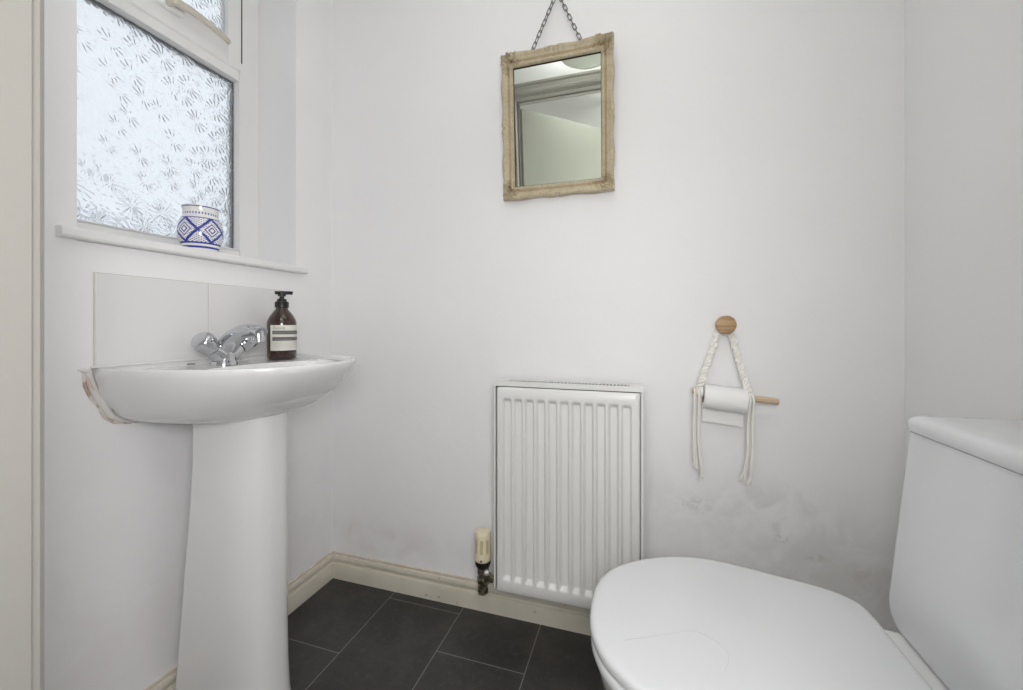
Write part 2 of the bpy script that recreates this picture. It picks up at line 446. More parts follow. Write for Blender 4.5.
# ------------------------------------------------------------------ splashback
sp = empty('splashback', (L, .78, .83), 'white painted tile splashback on the wall behind the basin tap', 'splashback')
SY0, SYM, SY1, SZ0, SZ1 = .5495, .782, 1.0145, .8335, 1.028
MB().box(L-.001, L+.0028, SY0-.0018, SY1+.0018, SZ0, SZ1+.0018).build('grout', M_grout, sp, smooth=0)
for ya, yb in ((SY0, SYM-.0015), (SYM+.0015, SY1)):
    MB().box(L, L+.0042, ya, yb, SZ0, SZ1).build('tile', M_tile, sp, smooth=0, bevel=.0015)

# ------------------------------------------------------------------ wash basin
YB = .785
basin = empty('wash_basin', (L, YB, 0), 'white ceramic pedestal wash basin under the window', 'basin')
NB = 96
def d_shape(a, p, e=2.5):
    pts = []
    for k in range(121):
        t = -PI/2 + PI*k/120
        c, s_ = math.cos(t), math.sin(t)
        pts.append((L + .003 + p*abs(c)**(2/e), YB + a*math.copysign(abs(s_)**(2/e), s_)))
    return pts
def resample(poly, c, n=NB):
    out = []; m = len(poly)
    for i in range(n):
        th = 2*PI*i/n; dx, dy = math.cos(th), math.sin(th); best = None
        for k in range(m):
            (x1, y1), (x2, y2) = poly[k], poly[(k+1) % m]
            x1 -= c[0]; x2 -= c[0]; y1 -= c[1]; y2 -= c[1]
            ex, ey = x2-x1, y2-y1; den = dx*ey - dy*ex
            if abs(den) < 1e-12: continue
            t = (x1*ey - y1*ex)/den; s_ = (x1*dy - y1*dx)/den
            if t > 0 and -1e-6 <= s_ <= 1+1e-6 and (best is None or t < best): best = t
        out.append((c[0] + dx*best, c[1] + dy*best))
    return out
def z_of(pts, z): return [(p[0], p[1], z if not callable(z) else z(p[0], p[1])) for p in pts]
outer = [(.1005, .205, .692), (.118, .222, .696), (.158, .242, .7025), (.188, .268, .713), (.207, .295, .728), (.217, .324, .748), (.2295, .351, .772), (.237, .374, .797), (.2420, .386, .815), (.2430, .390, .826), (.2422, .389, .8298)]
rings = []
for a, p, z in outer:
    cc = (L + .003 + p*.45, YB)
    rings.append(z_of(resample(d_shape(a, p), cc), z))
cc = (L + .19, YB)
def ledge(x, y):
    w = max(0, min(1, (x - L - .01)/.04)); return .831 - .0125*w
rim = d_shape(.2430, .390)
def inset(k):
    return [(L + .003 + (px - L - .003)*(1 - k/.390) + k*.15, YB + (py - YB)*(1 - k/.243)) for px, py in rim]
rings.append(z_of(resample(inset(.002), cc), .8316)); rings.append(z_of(resample(inset(.006), cc), .8319))
rings.append(z_of(resample(inset(.011), cc), .830)); rings.append(z_of(resample(inset(.017), cc), lambda x, y: min(.8245, ledge(x, y))))
rings.append(z_of(resample(inset(.024), cc), lambda x, y: min(.8205, ledge(x, y))))
def ell(rx, ry, cx): return [(L + cx + rx*math.cos(2*PI*k/120), YB + ry*math.sin(2*PI*k/120)) for k in range(120)]
for rx, ry, cx, z in ((.128, .196, .232, .8165), (.124, .191, .232, .810), (.114, .178, .232, .780), (.098, .152, .230, .745), (.070, .11, .226, .722), (.03, .045, .222, .715), (.022, .022, .222, .714)):
    rings.append(z_of(resample(ell(rx, ry, cx), (L + cx, YB)), z))
mb = MB(); mb.loft(rings, True, True)
mb.build('bowl', M_cer, basin, smooth=50)
MB().lathe([(.021, 0), (.021, .002), (.017, .003), (.012, .001), (.002, .0005)], (L+.222, YB, .7142), n=24).build('plug_hole', M_chrome, basin)
MB().lathe([(.0085, 0), (.0085, .0018), (.006, .0022), (.0035, .0004)], (L+.030, YB-.065, .8235), n=20).build('chain_stay', M_steel, basin)
# pedestal: U-shaped column, open to the wall
def usec(xb, xf, hw, yc, e=2.6, n=40):
    out = []
    for k in range(n+1):
        t = -PI/2 + PI*k/n; c, s_ = math.cos(t), math.sin(t)
        out.append((xb + (xf-xb)*abs(c)**(2/e), yc + hw*math.copysign(abs(s_)**(2/e), s_)))
    return out
mb = MB(); rings = []
for z, xb, xf, hw in ((0, -1.040, -.808, .088), (.012, -1.040, -.810, .087), (.03, -1.037, -.813, .086), (.10, -1.032, -.817, .084), (.2, -1.022, -.820, .083), (.35, -1.006, -.822, .083), (.5, -.993, -.823, .080), (.6, -.987, -.823, .079), (.66, -.986, -.823, .079), (.695, -.986, -.822, .079), (.706, -.986, -.822, .079)):
    o_ = usec(xb, xf, hw, YB-.0235); i_ = usec(xb, xf-.012, hw-.012, YB-.0235)
    rings.append([(px, py, z) for px, py in o_] + [(px, py, z) for px, py in reversed(i_)])
mb.loft(rings, True, True)
mb.build('pedestal', M_ped, basin, smooth=40)
# old sealant along the near side where basin meets wall
pts, ptb = [], []
for a, p, z in list(reversed(outer))[:-2]:
    pts.append((L + .001, YB - a - .0030, z)); ptb.append((L + .0005, YB - a - .0125 - .002*math.sin(z*90), z - .002))
so = MB().tube([(L+.002, YB-.262, .830), (L+.002, YB-.254, .828)] + pts[1:], [.002, .0055] + [.0075]*(len(pts)-3) + [.005, .003], 10).build('sealant', mat('white_sealant', (.74, .72, .69), .5), basin)
MB().tube(ptb[1:], [.001] + [.0028 + .0008*math.sin(k*1.7) for k in range(len(ptb)-3)] + [.001], 8).build('stain', M_silicone, so)
MB().tube([(L+.0072, YB-.2505, .816), (L+.0078, YB-.2465, .80), (L+.0076, YB-.239, .785)], [.001, .0024, .001], 8).build('stain', M_pink, so)
mb = MB(); mb.tube([(L+.0075, YB + k*.0245, .8325) for k in range(-10, 11)], .0030, 8); mb.build('sealant', M_tile, basin)

# mixer tap
XT, YT, ZT = L + .062, .779, .8175
mb = MB()
mb.lathe([(.0300, 0), (.0300, .006), (.0275, .010), (.0265, .020), (.0265, .032), (.0255, .042), (.022, .052), (.014, .060), (.003, .063)], (XT, YT, ZT), n=36)
for sg in (-1, 1):
    ax = Vector((.12, sg*.80, .62)).normalized()
    mb.lathe([(.023, 0), (.0225, .020), (.0205, .036), (.0190, .044), (.015, .0455)], Vector((XT, YT, ZT+.017)), ax, 28)
tap = mb.build('mixer_tap', M_chrome, basin, smooth=50)
pts = crom([(XT-.004, YT, ZT+.020), (XT+.008, YT, ZT+.044), (XT+.032, YT, ZT+.070), (XT+.066, YT, ZT+.086), (XT+.100, YT, ZT+.089), (XT+.124, YT, ZT+.083)], 6)
nn = len(pts)
MB().tube(pts, [.025 - .0105*min(1, i/(nn*.8)) for i in range(nn)], 28, sx=1.25).build('spout', M_chrome, tap, smooth=60)
MB().lathe([(.0125, .006), (.0125, -.010), (.0135, -.0105), (.0135, -.020), (.0115, -.021), (.011, -.017), (.002, -.017)], (XT+.114, YT, ZT+.081), (-.12, 0, .99), 28).build('aerator', M_chrome, tap)
for sg in (-1, 1):
    ax = Vector((.12, sg*.80, .62)).normalized(); o_ = Vector((XT, YT, ZT+.017)) + ax*.0455
    q_ = Vector((0,0,1)).rotation_difference(ax); rings = []
    for r_, h_ in ((.0200, .0005), (.0212, .002), (.0214, .007), (.0222, .009), (.0245, .018), (.0255, .028), (.0245, .036), (.0210, .041), (.014, .0445), (.0115, .0438), (.003, .0438)):
        n_ = 64; amp = .045 if .0075 < h_ < .033 else 0
        rings.append([o_ + q_ @ Vector((r_*(1 + amp*(abs(math.cos(4*2*PI*i/n_/2))**.5 - .6))*math.cos(2*PI*i/n_), r_*(1 + amp*(abs(math.cos(4*2*PI*i/n_/2))**.5 - .6))*math.sin(2*PI*i/n_), h_)) for i in range(n_)])
    hd = MB().loft(rings).build('tap_handle', M_chrome, tap, smooth=50)

# ------------------------------------------------------------------ soap bottle
SX, SY, SZ = -1.008, .950, .8187
sb = empty('soap_bottle', (SX, SY, SZ), 'brown glass pump soap bottle with a cream label on the basin corner', 'soap bottle')
M_amber = mat('amber_glass', (.035, .014, .008), .12, coat=.5)
RB = .0390
mb = MB(); mb.lathe([(.033, 0), (.0375, .003), (RB, .010), (RB, .104), (.0383, .112), (.0355, .120), (.030, .130), (.0235, .139), (.0180, .1455), (.0155, .150), (.0155, .157)], (SX, SY, SZ), n=48)
mb.build('bottle', M_amber, sb, smooth=60)
# label wraps the side that faces the room; az is the middle of the label
az = math.radians(-17); half = math.radians(73)
M_label = mat('cream_label', (.72, .71, .64), .6)
M_ink = mat('label_black', (.03, .03, .03), .6)
M_inkg = mat('label_grey_ink', (.30, .29, .26), .6)
M_inkw = mat('label_white_ink', (.55, .55, .50), .6)
def cyl(a, h, r): return (SX + r*math.cos(a), SY + r*math.sin(a), SZ + h)
def patch(mb, a0, a1, h0, h1, r, n=24):
    v = []
    for k in range(n+1):
        a = a0 + (a1-a0)*k/n; v += [cyl(a, h0, r), cyl(a, h1, r)]
    return mb.add(v, [(2*k, 2*k+2, 2*k+3, 2*k+1) for k in range(n)])
def patch_t(mb, a0, a1, h0, h1, r, t=.0003, n=24):
    rings = []
    for k in range(n+1):
        a = a0 + (a1-a0)*k/n
        rings.append([cyl(a, h0, r-t), cyl(a, h0, r), cyl(a, h1, r), cyl(a, h1, r-t)])
    return mb.loft(rings)
LH0, LH1 = .0275, .101
lab = patch_t(MB(), az-half, az+half, LH0, LH1, RB+.0004, .0006).build('label', M_label, sb)
mb = MB(); patch_t(mb, az-half*.86, az+half*.9, .0745, .0850, RB+.0007); patch_t(mb, az-half*.86, az+half*.9, .0560, .0665, RB+.0007)
bars = mb.build('black_bands', M_ink, lab)
def lettering(txt, size, a_left, h, r, m, name, parent):
    cu = bpy.data.curves.new('t', 'FONT'); cu.body = txt; cu.size = size; cu.resolution_u = 2
    to = bpy.data.objects.new('t', cu); C.objects.link(to)
    bpy.context.view_layer.update()
    me = bpy.data.meshes.new_from_object(to.evaluated_get(bpy.context.evaluated_depsgraph_get()))
    bpy.data.objects.remove(to)
    mb = MB(); mb.add([cyl(a_left + v.co.x/RB, h + v.co.y, r) for v in me.vertices], [tuple(p.vertices) for p in me.polygons])
    bpy.data.meshes.remove(me)
    return mb.build(name, m, parent, smooth=0, fix=False)
lettering('Aesop.', .0125, az-half*.84, .0890, RB+.0008, M_inkg, 'lettering', lab)
mb = MB(); rs = random.Random(3)
for h0 in (.0822, .0790, .0768, .0635, .0605, .0580):                         # tiny pale lines in the bands
    a = az - half*.8
    while a < az + half*.8:
        w_ = rs.uniform(.05, .16); patch_t(mb, a, a+w_, h0, h0+.0009, RB+.0010, .0002, 4); a += w_ + .03
mb.build('fine_print', M_inkw, lab)
mb = MB()
for h0 in (.0520, .0485, .0450, .0415, .0380, .0345):
    a = az - half*.84
    while a < az + half*.8:
        w_ = rs.uniform(.05, .16); patch_t(mb, a, a+w_, h0, h0+.0008, RB+.0007, .0002, 4); a += w_ + .03
mb.build('fine_print', mat('label_faint_ink', (.42, .41, .37), .6), lab)
mb = MB()
mb.lathe([(.0155, .152), (.0185, .153), (.0185, .168), (.0175, .170), (.0135, .1705), (.0125, .177), (.0100, .179), (.0065, .1795), (.0060, .186), (.0105, .1865), (.0105, .1985), (.0085, .2005), (.002, .201)], (SX, SY, SZ), n=32)
pu = mb.build('pump', M_black, sb, smooth=40)
da = Vector((.62, .78, 0)).normalized()
pts = [Vector((SX, SY, SZ+.1965)) - da*.018, Vector((SX, SY, SZ+.1968)), Vector((SX, SY, SZ+.1970)) + da*.012, Vector((SX, SY, SZ+.1972)) + da*.022, Vector((SX, SY, SZ+.1965)) + da*.028]
MB().tube(crom(pts, 4), .0052, 12, sx=1.3).build('nozzle', M_black, pu)

# ------------------------------------------------------------------ vase on the sill
VX, VY, VZ = -1.135, .806, 1.113
def vase_mat():
    m = mat('blue_and_white_glaze', (.84, .84, .83), .15, coat=.5)
    p = coords(m); x, y, z = xyz(m, p)
    N = 5
    a = (y.atan2(x) + .75)*(N/(2*PI))
    f = (a + 20.).fract()                        # 0..1 across one diamond
    du = (f - .5).abs()*2.                       # 0 at diamond centre
    zz = ((z - .058)/.032)                       # -1..1 over the band
    dv = zz.abs()
    band = dv.lt(1.)
    dd = du + dv
    lines = (dd - 1.).abs().lt(.14)
    lines = lines.mx((dd - .52).abs().lt(.055) * 1.)
    ring = (dd - .25).abs().lt(.06)
    dots = ((a*38.).sin()*(z*1100.).sin()).gt(.35) * (dd - .3).abs().gt(.35)
    blue = band * lines.mx(ring).mx(dots)
    def hb(c, w): return (z - c).abs().lt(w)
    blue = blue.mx(hb(.024, .0022)).mx(hb(.0905, .0012)).mx(hb(.0135, .0026)).mx(hb(.004, .0016))
    nd = (z - .1035).abs().lt(.0028) * (a*46.).sin().gt(.25)
    blue = blue.mx(nd).mx(hb(.121, .0012))
    setcol(m, mix(m, blue, (.84, .84, .83), (.035, .055, .33))); return m
vo = empty('vase', (VX, VY, VZ), 'small blue and white patterned ceramic vase on the window sill', 'vase')
mb = MB(); prof = [(.036, 0), (.038, .002), (.039, .006), (.0405, .012), (.044, .022), (.0490, .038), (.0510, .054), (.0508, .066), (.0485, .080), (.0445, .0905), (.0410, .096), (.0395, .102), (.0395, .110), (.0405, .117), (.0420, .122), (.0415, .125), (.0395, .1245), (.0375, .118), (.037, .108), (.038, .098), (.044, .084), (.047, .06), (.044, .03), (.03, .008), (.003, .006)]
mb.lathe(prof, (VX, VY, VZ), n=64)
mb.build('body', vase_mat(), vo, smooth=60)

# ------------------------------------------------------------------ radiator
XR0, XR1, ZR0, ZR1 = -.411, .009, .122, .752
YF, YBk = 1.150, 1.212
rad = empty('radiator', (-.2, D, ZR0), 'white ribbed panel radiator on the back wall', 'radiator')
# pressed front panel: 11 recesses
NF = 11
def flute(x):
    """recess depth at x (0 on the lands)"""
    u = (x - (XR0+.022))/((XR1-.022) - (XR0+.022))*NF
    if u <= 0 or u >= NF: return 0.
    f = u - math.floor(u)
    def st(a, b, t): t = max(0, min(1, (t-a)/(b-a))); return t*t*(3-2*t)
    return st(.08, .30, f)*(1 - st(.70, .92, f))
nx, zs = NF*14, []
px0, px1, pz0, pz1 = XR0+.007, XR1-.0045, ZR0+.002, ZR1-.017
fz0, fz1 = ZR0+.036, ZR1-.048
zs = [pz0, pz0+.008, fz0-.008] + [fz0 + (.016)*k/6 for k in range(7)] + [fz0 + .02 + (fz1-fz0-.04)*k/8 for k in range(9)] + [fz1 - .016 + .016*k/6 for k in range(7)] + [fz1+.006, pz1-.006, pz1]
xs = [px0, px0+.004] + [XR0+.022 + (XR1-XR0-.044)*k/nx for k in range(nx+1)] + [px1-.004, px1]
def st(a, b, t): t = max(0, min(1, (t-a)/(b-a))); return t*t*(3-2*t)
grid = [[(xx, YF + .014*flute(xx)*st(fz0, fz0+.016, zz)*(1-st(fz1-.016, fz1, zz)) + (.004 if i in (0, len(xs)-1) or j in (0, len(zs)-1) else 0), zz) for i, xx in enumerate(xs)] for j, zz in enumerate(zs)]
mb = MB(); mb.loft(grid, False, False, closed=False)
me_pan = MB(); me_pan.v, me_pan.f, me_pan.m = mb.v, mb.f, mb.m
n0 = len(xs)
me_pan.box(px0, px1, YF+.012, YF+.020, pz0, pz1)
me_pan.box(px0, px0+.004, YF+.004, YF+.02, pz0, pz1); me_pan.box(px1-.004, px1, YF+.004, YF+.02, pz0, pz1)
me_pan.box(px0, px1, YF+.004, YF+.02, pz1-.004, pz1); me_pan.box(px0, px1, YF+.004, YF+.02, pz0, pz0+.004)
me_pan.build('front_panel', M_rad, rad, smooth=40, fix=False)
for xa, xb in ((XR0-.004, XR0+.0015), (XR1-.0015, XR1+.006)):
    MB().box(xa, xb, YF+.004, YBk, ZR0+.004, ZR1-.002).build('side_panel', M_rad2, rad, smooth=0, bevel=.0015)
# top grille: rails with slots
mb = MB(); zt = ZR1
ya, yb = YF+.002, YBk
mb.box(XR0-.004, XR1+.006, ya, YF+.012, zt-.014, zt); mb.box(XR0-.004, XR1+.006, yb-.010, yb, zt-.014, zt)
mb.box(XR0-.004, XR0+.032, YF+.012, yb-.010, zt-.002, zt); mb.box(XR1-.032, XR1+.006, YF+.012, yb-.010, zt-.002, zt)
ns = 36; a, b = XR0+.032, XR1-.032
for k in range(ns):
    c_ = a + (b-a)*(k+.5)/ns; mb.box(c_-.0019, c_+.0019, YF+.012, yb-.010, zt-.002, zt)
mb.build('top_grille', M_rad, rad, smooth=0)
MB().box(XR0+.014, XR1-.012, YF+.022, YBk-.002, ZR0+.01, zt-.018).box(XR0+.030, XR1-.030, YF+.0125, YBk-.0105, zt-.014, zt-.0032).build('fins_and_slot_shade', mat('slot_shade_black', (.03, .03, .03), .9), rad, smooth=0)  # dark fins, plus a near-black slab that colours in the shade of the slots
for xx in (XR0+.07, XR1-.07): MB().box(xx-.015, xx+.015, YBk-.003, D+.001, ZR0+.08, ZR1-.08).build('wall_bracket', M_rad2, rad, smooth=0)
# thermostatic valve, tail into the radiator side, stub to the wall
VXr, VYr = -.4590, 1.178
mb = MB()
mb.lathe([(.0145, .090), (.0175, .092), (.0175, .108), (.0155, .110), (.0155, .118), (.0190, .120), (.0190, .138), (.0165, .140), (.0165, .148), (.0185, .150), (.0185, .160), (.0190, .163), (.0190, .174)], (VXr, VYr, 0), n=6)
mb.lathe([(.0085, 0), (.0085, .02), (.0125, .02), (.0125, .034), (.008, .034), (.008, .05)], (VXr, VYr, .140), (1, 0, 0), 6)
mb.lathe([(.0105, 0), (.0105, .016), (.0075, .016), (.0075, .062)], (VXr, VYr, .112), (0, 1, 0), 12)
va = mb.build('radiator_valve', M_brass, rad, smooth=20)
MB().lathe([(.006, 0), (.0085, .004), (.0085, .012), (.005, .016)], (VXr+.016, VYr-.012, .158), (.3, -.5, .8), 12).build('lockshield', mat('nickel', (.75, .72, .70), .3, .6), va)
MB().lathe([(.0165, .170), (.0205, .174), (.0245, .183), (.0245, .193), (.0235, .196)], (VXr, VYr, 0), n=32).build('collar', M_black, va)
rings = []; n_ = 96
for r_, h_, amp in ((.0240, .194, 0), (.0260, .197, 0), (.0260, .207, 0), (.0258, .212, .0), (.0252, .220, .07), (.0246, .262, .07), (.0244, .268, .0), (.0236, .276, 0), (.0208, .283, 0), (.013, .286, 0), (.002, .2865, 0)):
    rings.append([(VXr + r_*(1 - amp*(1 if math.sin(8*2*PI*i/n_) > 0 else 0))*math.cos(2*PI*i/n_), VYr + r_*(1 - amp*(1 if math.sin(8*2*PI*i/n_) > 0 else 0))*math.sin(2*PI*i/n_), h_) for i in range(n_)])
mb = MB(); mb.loft(rings)
for k in range(len(mb.f)):
    j, i = divmod(k, n_)
    if j in (4,) and i < n_ and math.sin(8*2*PI*(i+.5)/n_) > 0: mb.m[k] = 1
mb.build('valve_head', [M_cream, M_creamd], va, smooth=35)
MB().lathe([(.0028, 0), (.0028, .0012), (.001, .0014)], (VXr+.004, VYr-.0256, .202), (.2, -1, 0), 10).build('index_mark', M_black, va)

# ------------------------------------------------------------------ mirror
TILT = math.radians(3.6)
MX0, MX1, MZ0 = -.4045, -.0655, 1.3125
MH = .4405; MW = MX1 - MX0
YM0 = D - .003                                # back of the frame at its foot, resting on the wall
mir = empty('wall_mirror', ((MX0+MX1)/2, D, MZ0), 'small cream gilt framed mirror hanging from a chain on the back wall', 'mirror')
def mp(u, v, h):
    """mirror-local: u across, v up the leaning back, h out of the back"""
    return (MX0 + u, YM0 - v*math.sin(TILT) - h*math.cos(TILT), MZ0 + v*math.cos(TILT) - h*math.sin(TILT))
FWs = .040
prof = [(.004, 0), (.0015, .006), (0, .014), (.001, .019), (.004, .0225), (.008, .0240), (.012, .0225), (.015, .0195), (.018, .0185), (.022, .0175), (.027, .0160), (.0295, .0150), (.0315, .0165), (.0345, .0172), (.0375, .0160), (.0390, .0125), (.0400, .0105), (.0400, .004)]
nper = 480; rings = []
per = 2*(MW+MH)
def outline(s):
    s %= per
    if s < MW: return (s, 0, 0, s/MW)
    s -= MW
    if s < MH: return (MW, s, 1, s/MH)
    s -= MH
    if s < MW: return (MW-s, MH, 2, s/MW)
    s -= MW
    return (0, MH-s, 3, s/MH)
for i in range(nper):
    s = per*i/nper; u, v, side, f = outline(s); L_ = MW if side in (0, 2) else MH
    dc = min(f, 1-f)*L_                       # distance to nearest corner
    corner = math.exp(-(dc/.046)**3)
    dm = abs(f-.5)*L_
    scal = .0021*math.cos(dm*2*PI/.115) - .0035*math.exp(-(dm/.006)**2) + .0018*corner + .0010*corner*math.cos(dc*430)
    ring = []
    for d, h in prof:
        w = min(1, max(0, 1 - d/.026))
        k = d - scal*w*(1 - corner*.7)
        uu = FWs + (u - MW/2)/(MW/2)*0
        uu = MW/2 + (u - MW/2)*(1 - 2*k*.91/MW); vv = MH/2 + (v - MH/2)*(1 - 2*k/MH)
        nn_ = noise.noise(Vector((uu*150, vv*150, 3.1)))*.0030 + noise.noise(Vector((uu*320, vv*320, 9.)))*.0018
        du_, dv_ = min(uu, MW-uu), min(vv, MH-vv)
        th, rc = math.atan2(dv_, du_), math.hypot(du_, dv_)
        shell = max(0, min(1, (rc-.010)/.012))*max(0, min(1, (.062-rc)/.012))*(1 if .001 < d < .032 and h > .01 else 0)
        h += shell*(.0055*abs(math.cos(th*7)) + .0026*math.cos(rc*520))
        hh = h + (corner*(.0040 + nn_*3.2) + (1-corner)*nn_*.12*w)*(1 if .001 < d < .033 and h > .01 else 0)
        hh += corner*.0028*math.cos(dc*620 + d*260)*(1 if .004 < d < .03 else 0)
        hh += .0018*math.exp(-(dm/.03)**2)*math.cos(dm*420)*(1 if .002 < d < .02 else 0)
        ring.append(mp(uu, vv, hh))
    rings.append(ring)
mb = MB(); mb.loft(rings + [rings[0]], False, False, closed=False)
np_ = len(prof)
for k in range(len(mb.f)):
    j = k % (np_-1)
    if 9 <= j <= 10: mb.m[k] = 1
frm = mb.build('frame', [M_gilt, M_gilt2], mir, smooth=60)
MB().add([mp(a, b, h) for h in (.0, .003) for a, b in ((.006, .006), (MW-.006, .006), (MW-.006, MH-.006), (.006, MH-.006))], [(0,3,2,1), (4,5,6,7), (0,1,5,4), (1,2,6,5), (2,3,7,6), (3,0,4,7)]).build('backboard', M_card, mir, smooth=0)
q = .0378
MB().add([mp(a, b, h) for h in (.0032, .0052) for a, b in ((q*.91, q), (MW-q*.91, q), (MW-q*.91, MH-q), (q*.91, MH-q))], [(0,3,2,1), (4,5,6,7), (0,1,5,4), (1,2,6,5), (2,3,7,6), (3,0,4,7)]).build('mirror_glass', M_mirror, mir, smooth=0)
rb = MB()
q2, q3 = .0398, .0412
for (a0, a1, b0, b1) in ((q2*.91, MW-q2*.91, MH-q3, MH-q2), (q2*.91, q3*.91, q2, MH-q2), (MW-q3*.91, MW-q2*.91, q2, MH-q2), (q2*.91, MW-q2*.91, q2, q3)):
    rb.add([mp(a, b, h) for h in (.0052, .0085) for a, b in ((a0, b0), (a1, b0), (a1, b1), (a0, b1))], [(0,3,2,1), (4,5,6,7), (0,1,5,4), (1,2,6,5), (2,3,7,6), (3,0,4,7)])
rb.build('rebate', M_dark, mir, smooth=0)
# chain: two runs from the frame's top back to a nail
apex = Vector((-.2350, D-.011, 1.937))
runs = [Vector(mp(-.313-MX0, MH-.004, .002)), Vector(mp(-.156-MX0, MH-.004, .002))]
lk = None; LP = .0180
for base in runs:
    d_ = apex - base; n_ = round(d_.length/LP); stp = d_/n_; dirn = d_.normalized()
    for k in range(n_):
        if lk is None:
            mb = MB(); pts = []
            hl, rr_ = .0072, .0046
            for t in range(12): a = PI*t/11; pts.append((rr_*math.cos(a), 0, hl + rr_*math.sin(a)))
            for t in range(12): a = PI + PI*t/11; pts.append((rr_*math.cos(a), 0, -hl + rr_*math.sin(a)))
            mb.tube(pts, .00135, 8, closed=True); lk = o_ = mb.build('chain_link', M_steel, None, smooth=60)
        else:
            o_ = lk.copy(); C.objects.link(o_)
        o_.parent = mir
        o_.location = base + stp*(k+.5) - Vector(mir.location)
        rot = Vector((0,0,1)).rotation_difference(dirn).to_matrix().to_4x4() @ Matrix.Rotation((0.15 if k % 2 else PI/2 - .2), 4, 'Z')
        o_.rotation_euler = rot.to_euler()
mb = MB(); mb.lathe([(.0016, -.02), (.0016, .016), (.0045, .0165), (.0045, .018), (.001, .0185)], (-.2350, D, 1.9405), (0, -1, .15), 12)
tag(mb.build('nail', M_steel), 'dark nail in the wall that the mirror chain hangs over', 'nail')

# ------------------------------------------------------------------ toilet roll holder and roll
KX, KZ = .2225, .9205
DY = 1.187
hold = empty('toilet_roll_holder', (KX, D, KZ), 'macrame cord toilet roll holder hanging on a round oak wall knob', 'toilet roll holder')
MB().lathe([(.012, -.002), (.012, .026), (.0230, .028), (.0245, .031), (.0245, .045), (.0235, .048), (.0222, .0488), (.002, .0488)], (KX, D, KZ), (0, -1, 0), 48).build('wall_knob', M_oak, hold, smooth=40)
d0, d1 = Vector((.1375, DY, .744)), Vector((.3395, DY-.004, .7255))
dirn = (d1-d0).normalized()
def dpos(x): return d0 + (d1-d0)*((x-d0.x)/(d1.x-d0.x))
mb = MB(); ln = (d1-d0).length
mb.lathe([(.007, 0), (.0085, .0015), (.0085, ln-.0015), (.007, ln)], d0, dirn, 24); mb.build('dowel', M_dowel, hold)
def spiral(p0, p1, turns, r0, rw, mb, n=80, strands=3, bead=0.):
    p0, p1 = Vector(p0), Vector(p1); ax = (p1-p0).normalized()
    a = Vector((0,1,0)); a = (a - ax*a.dot(ax)).normalized(); b = ax.cross(a)
    for sN in range(strands):
        pts = []
        for k in range(n+1):
            t = k/n; ph = 2*PI*(turns*t + sN/strands)
            w = rw*(.75 + bead*abs(math.sin(PI*turns*t*1.0)))
            pts.append(p0 + (p1-p0)*t + a*(w*math.cos(ph)) + b*(w*math.sin(ph)))
        mb.tube(pts, r0, 8)
def braid(xtop, xbot, bead, turns, nb, rb):
    mb = MB()
    top = Vector((xtop, D-.020, KZ-.014)); bot = dpos(xbot) + Vector((0, -.004, .014))
    spiral(top, bot, turns, .0036, .0052, mb, 130, 3, bead)
    mb.tube([top, bot], .0042, 8)
    dn = (bot - top).normalized(); sd = dn.cross(Vector((0, 1, 0))).normalized()
    for k in range(nb):                                       # the knots of the braid
        c_ = top.lerp(bot, (k + .7)/(nb + .6)) + sd*(.0026 if k % 2 else -.0026) + Vector((0, -.002, 0))
        ax_ = (dn + sd*(.7 if k % 2 else -.7)).normalized()
        mb.lathe([(rb*math.sin(PI*j/8) + .0002, -rb*1.25*math.cos(PI*j/8)) for j in range(9)], c_, ax_, 14)
    # strands over the knob's stem
    mb.tube(crom([top, (KX + (xtop-KX)*.9, D-.016, KZ+.004), (KX, D-.016, KZ+.0165), (KX - (xtop-KX)*.3, D-.016, KZ+.0155)], 5), .0035, 8)
    # wrap round the dowel
    c = dpos(xbot)
    for dx in (-.006, 0, .006):
        pts = [c + Vector((dx, .0115*math.cos(2*PI*k/16), .0115*math.sin(2*PI*k/16))) for k in range(16)]
        mb.tube(pts, .0030, 8, closed=True)
    return mb.build('cord_braid', M_cord, hold, smooth=60)
XL, XRr = .1580, .2775
bl = braid(KX-.0125, XL-.0015, .45, 6., 6, .0072); br = braid(KX+.0130, XRr-.006, .4, 6., 9, .0064)
def strand(p, fray, parent, rs):
    mb = MB(); pts = crom(p, 5); mb.tube(pts, .0028, 8)
    e, t = Vector(pts[-1]), (Vector(pts[-1]) - Vector(pts[-3])).normalized()
    for k in range(7):
        o_ = Vector((rs.uniform(-1, 1), rs.uniform(-.7, .7), 0))*.0085
        mb.tube([e - t*.003, e + t*fray*.5 + o_*.5, e + t*fray + o_], [.0011, .0010, .0004], 5)
    mb.build('tassel', M_cord, parent, smooth=60)
rs = random.Random(5)
for (xa, xm, xb, zb, dy) in ((XL-.014, XL-.016, XL-.014, .555, -.004), (XL-.009, XL-.0105, XL-.008, .553, .009), (XL-.005, XL-.005, XL+.002, .533, -.012), (XL-.001, XL-.001, XL+.006, .537, .000)):
    c = dpos(xa); c.x = xa
    strand([c + Vector((0, dy*.5 - .004, .008)), c + Vector((0, dy - .010, -.004)), (xm, c.y+dy-.002, c.z-.06), (xm, c.y+dy, .61), (xb, c.y+dy+.002, zb)], .022, bl, rs)
for (xa, xm, xb, zb, dy) in ((XRr-.006, XRr-.009, XRr-.017, .543, -.010), (XRr-.003, XRr-.004, XRr-.010, .537, .002), (XRr+.001, XRr+.001, XRr-.002, .538, -.012), (XRr+.004, XRr+.002, XRr+.000, .530, .004)):
    c = dpos(xa); c.x = xa
    strand([c + Vector((0, dy*.5 - .004, .008)), c + Vector((0, dy - .012, -.004)), (xm, c.y+dy-.002, c.z-.06), (xm, c.y+dy, .60), (xb, c.y+dy+.002, zb)], .026, br, rs)
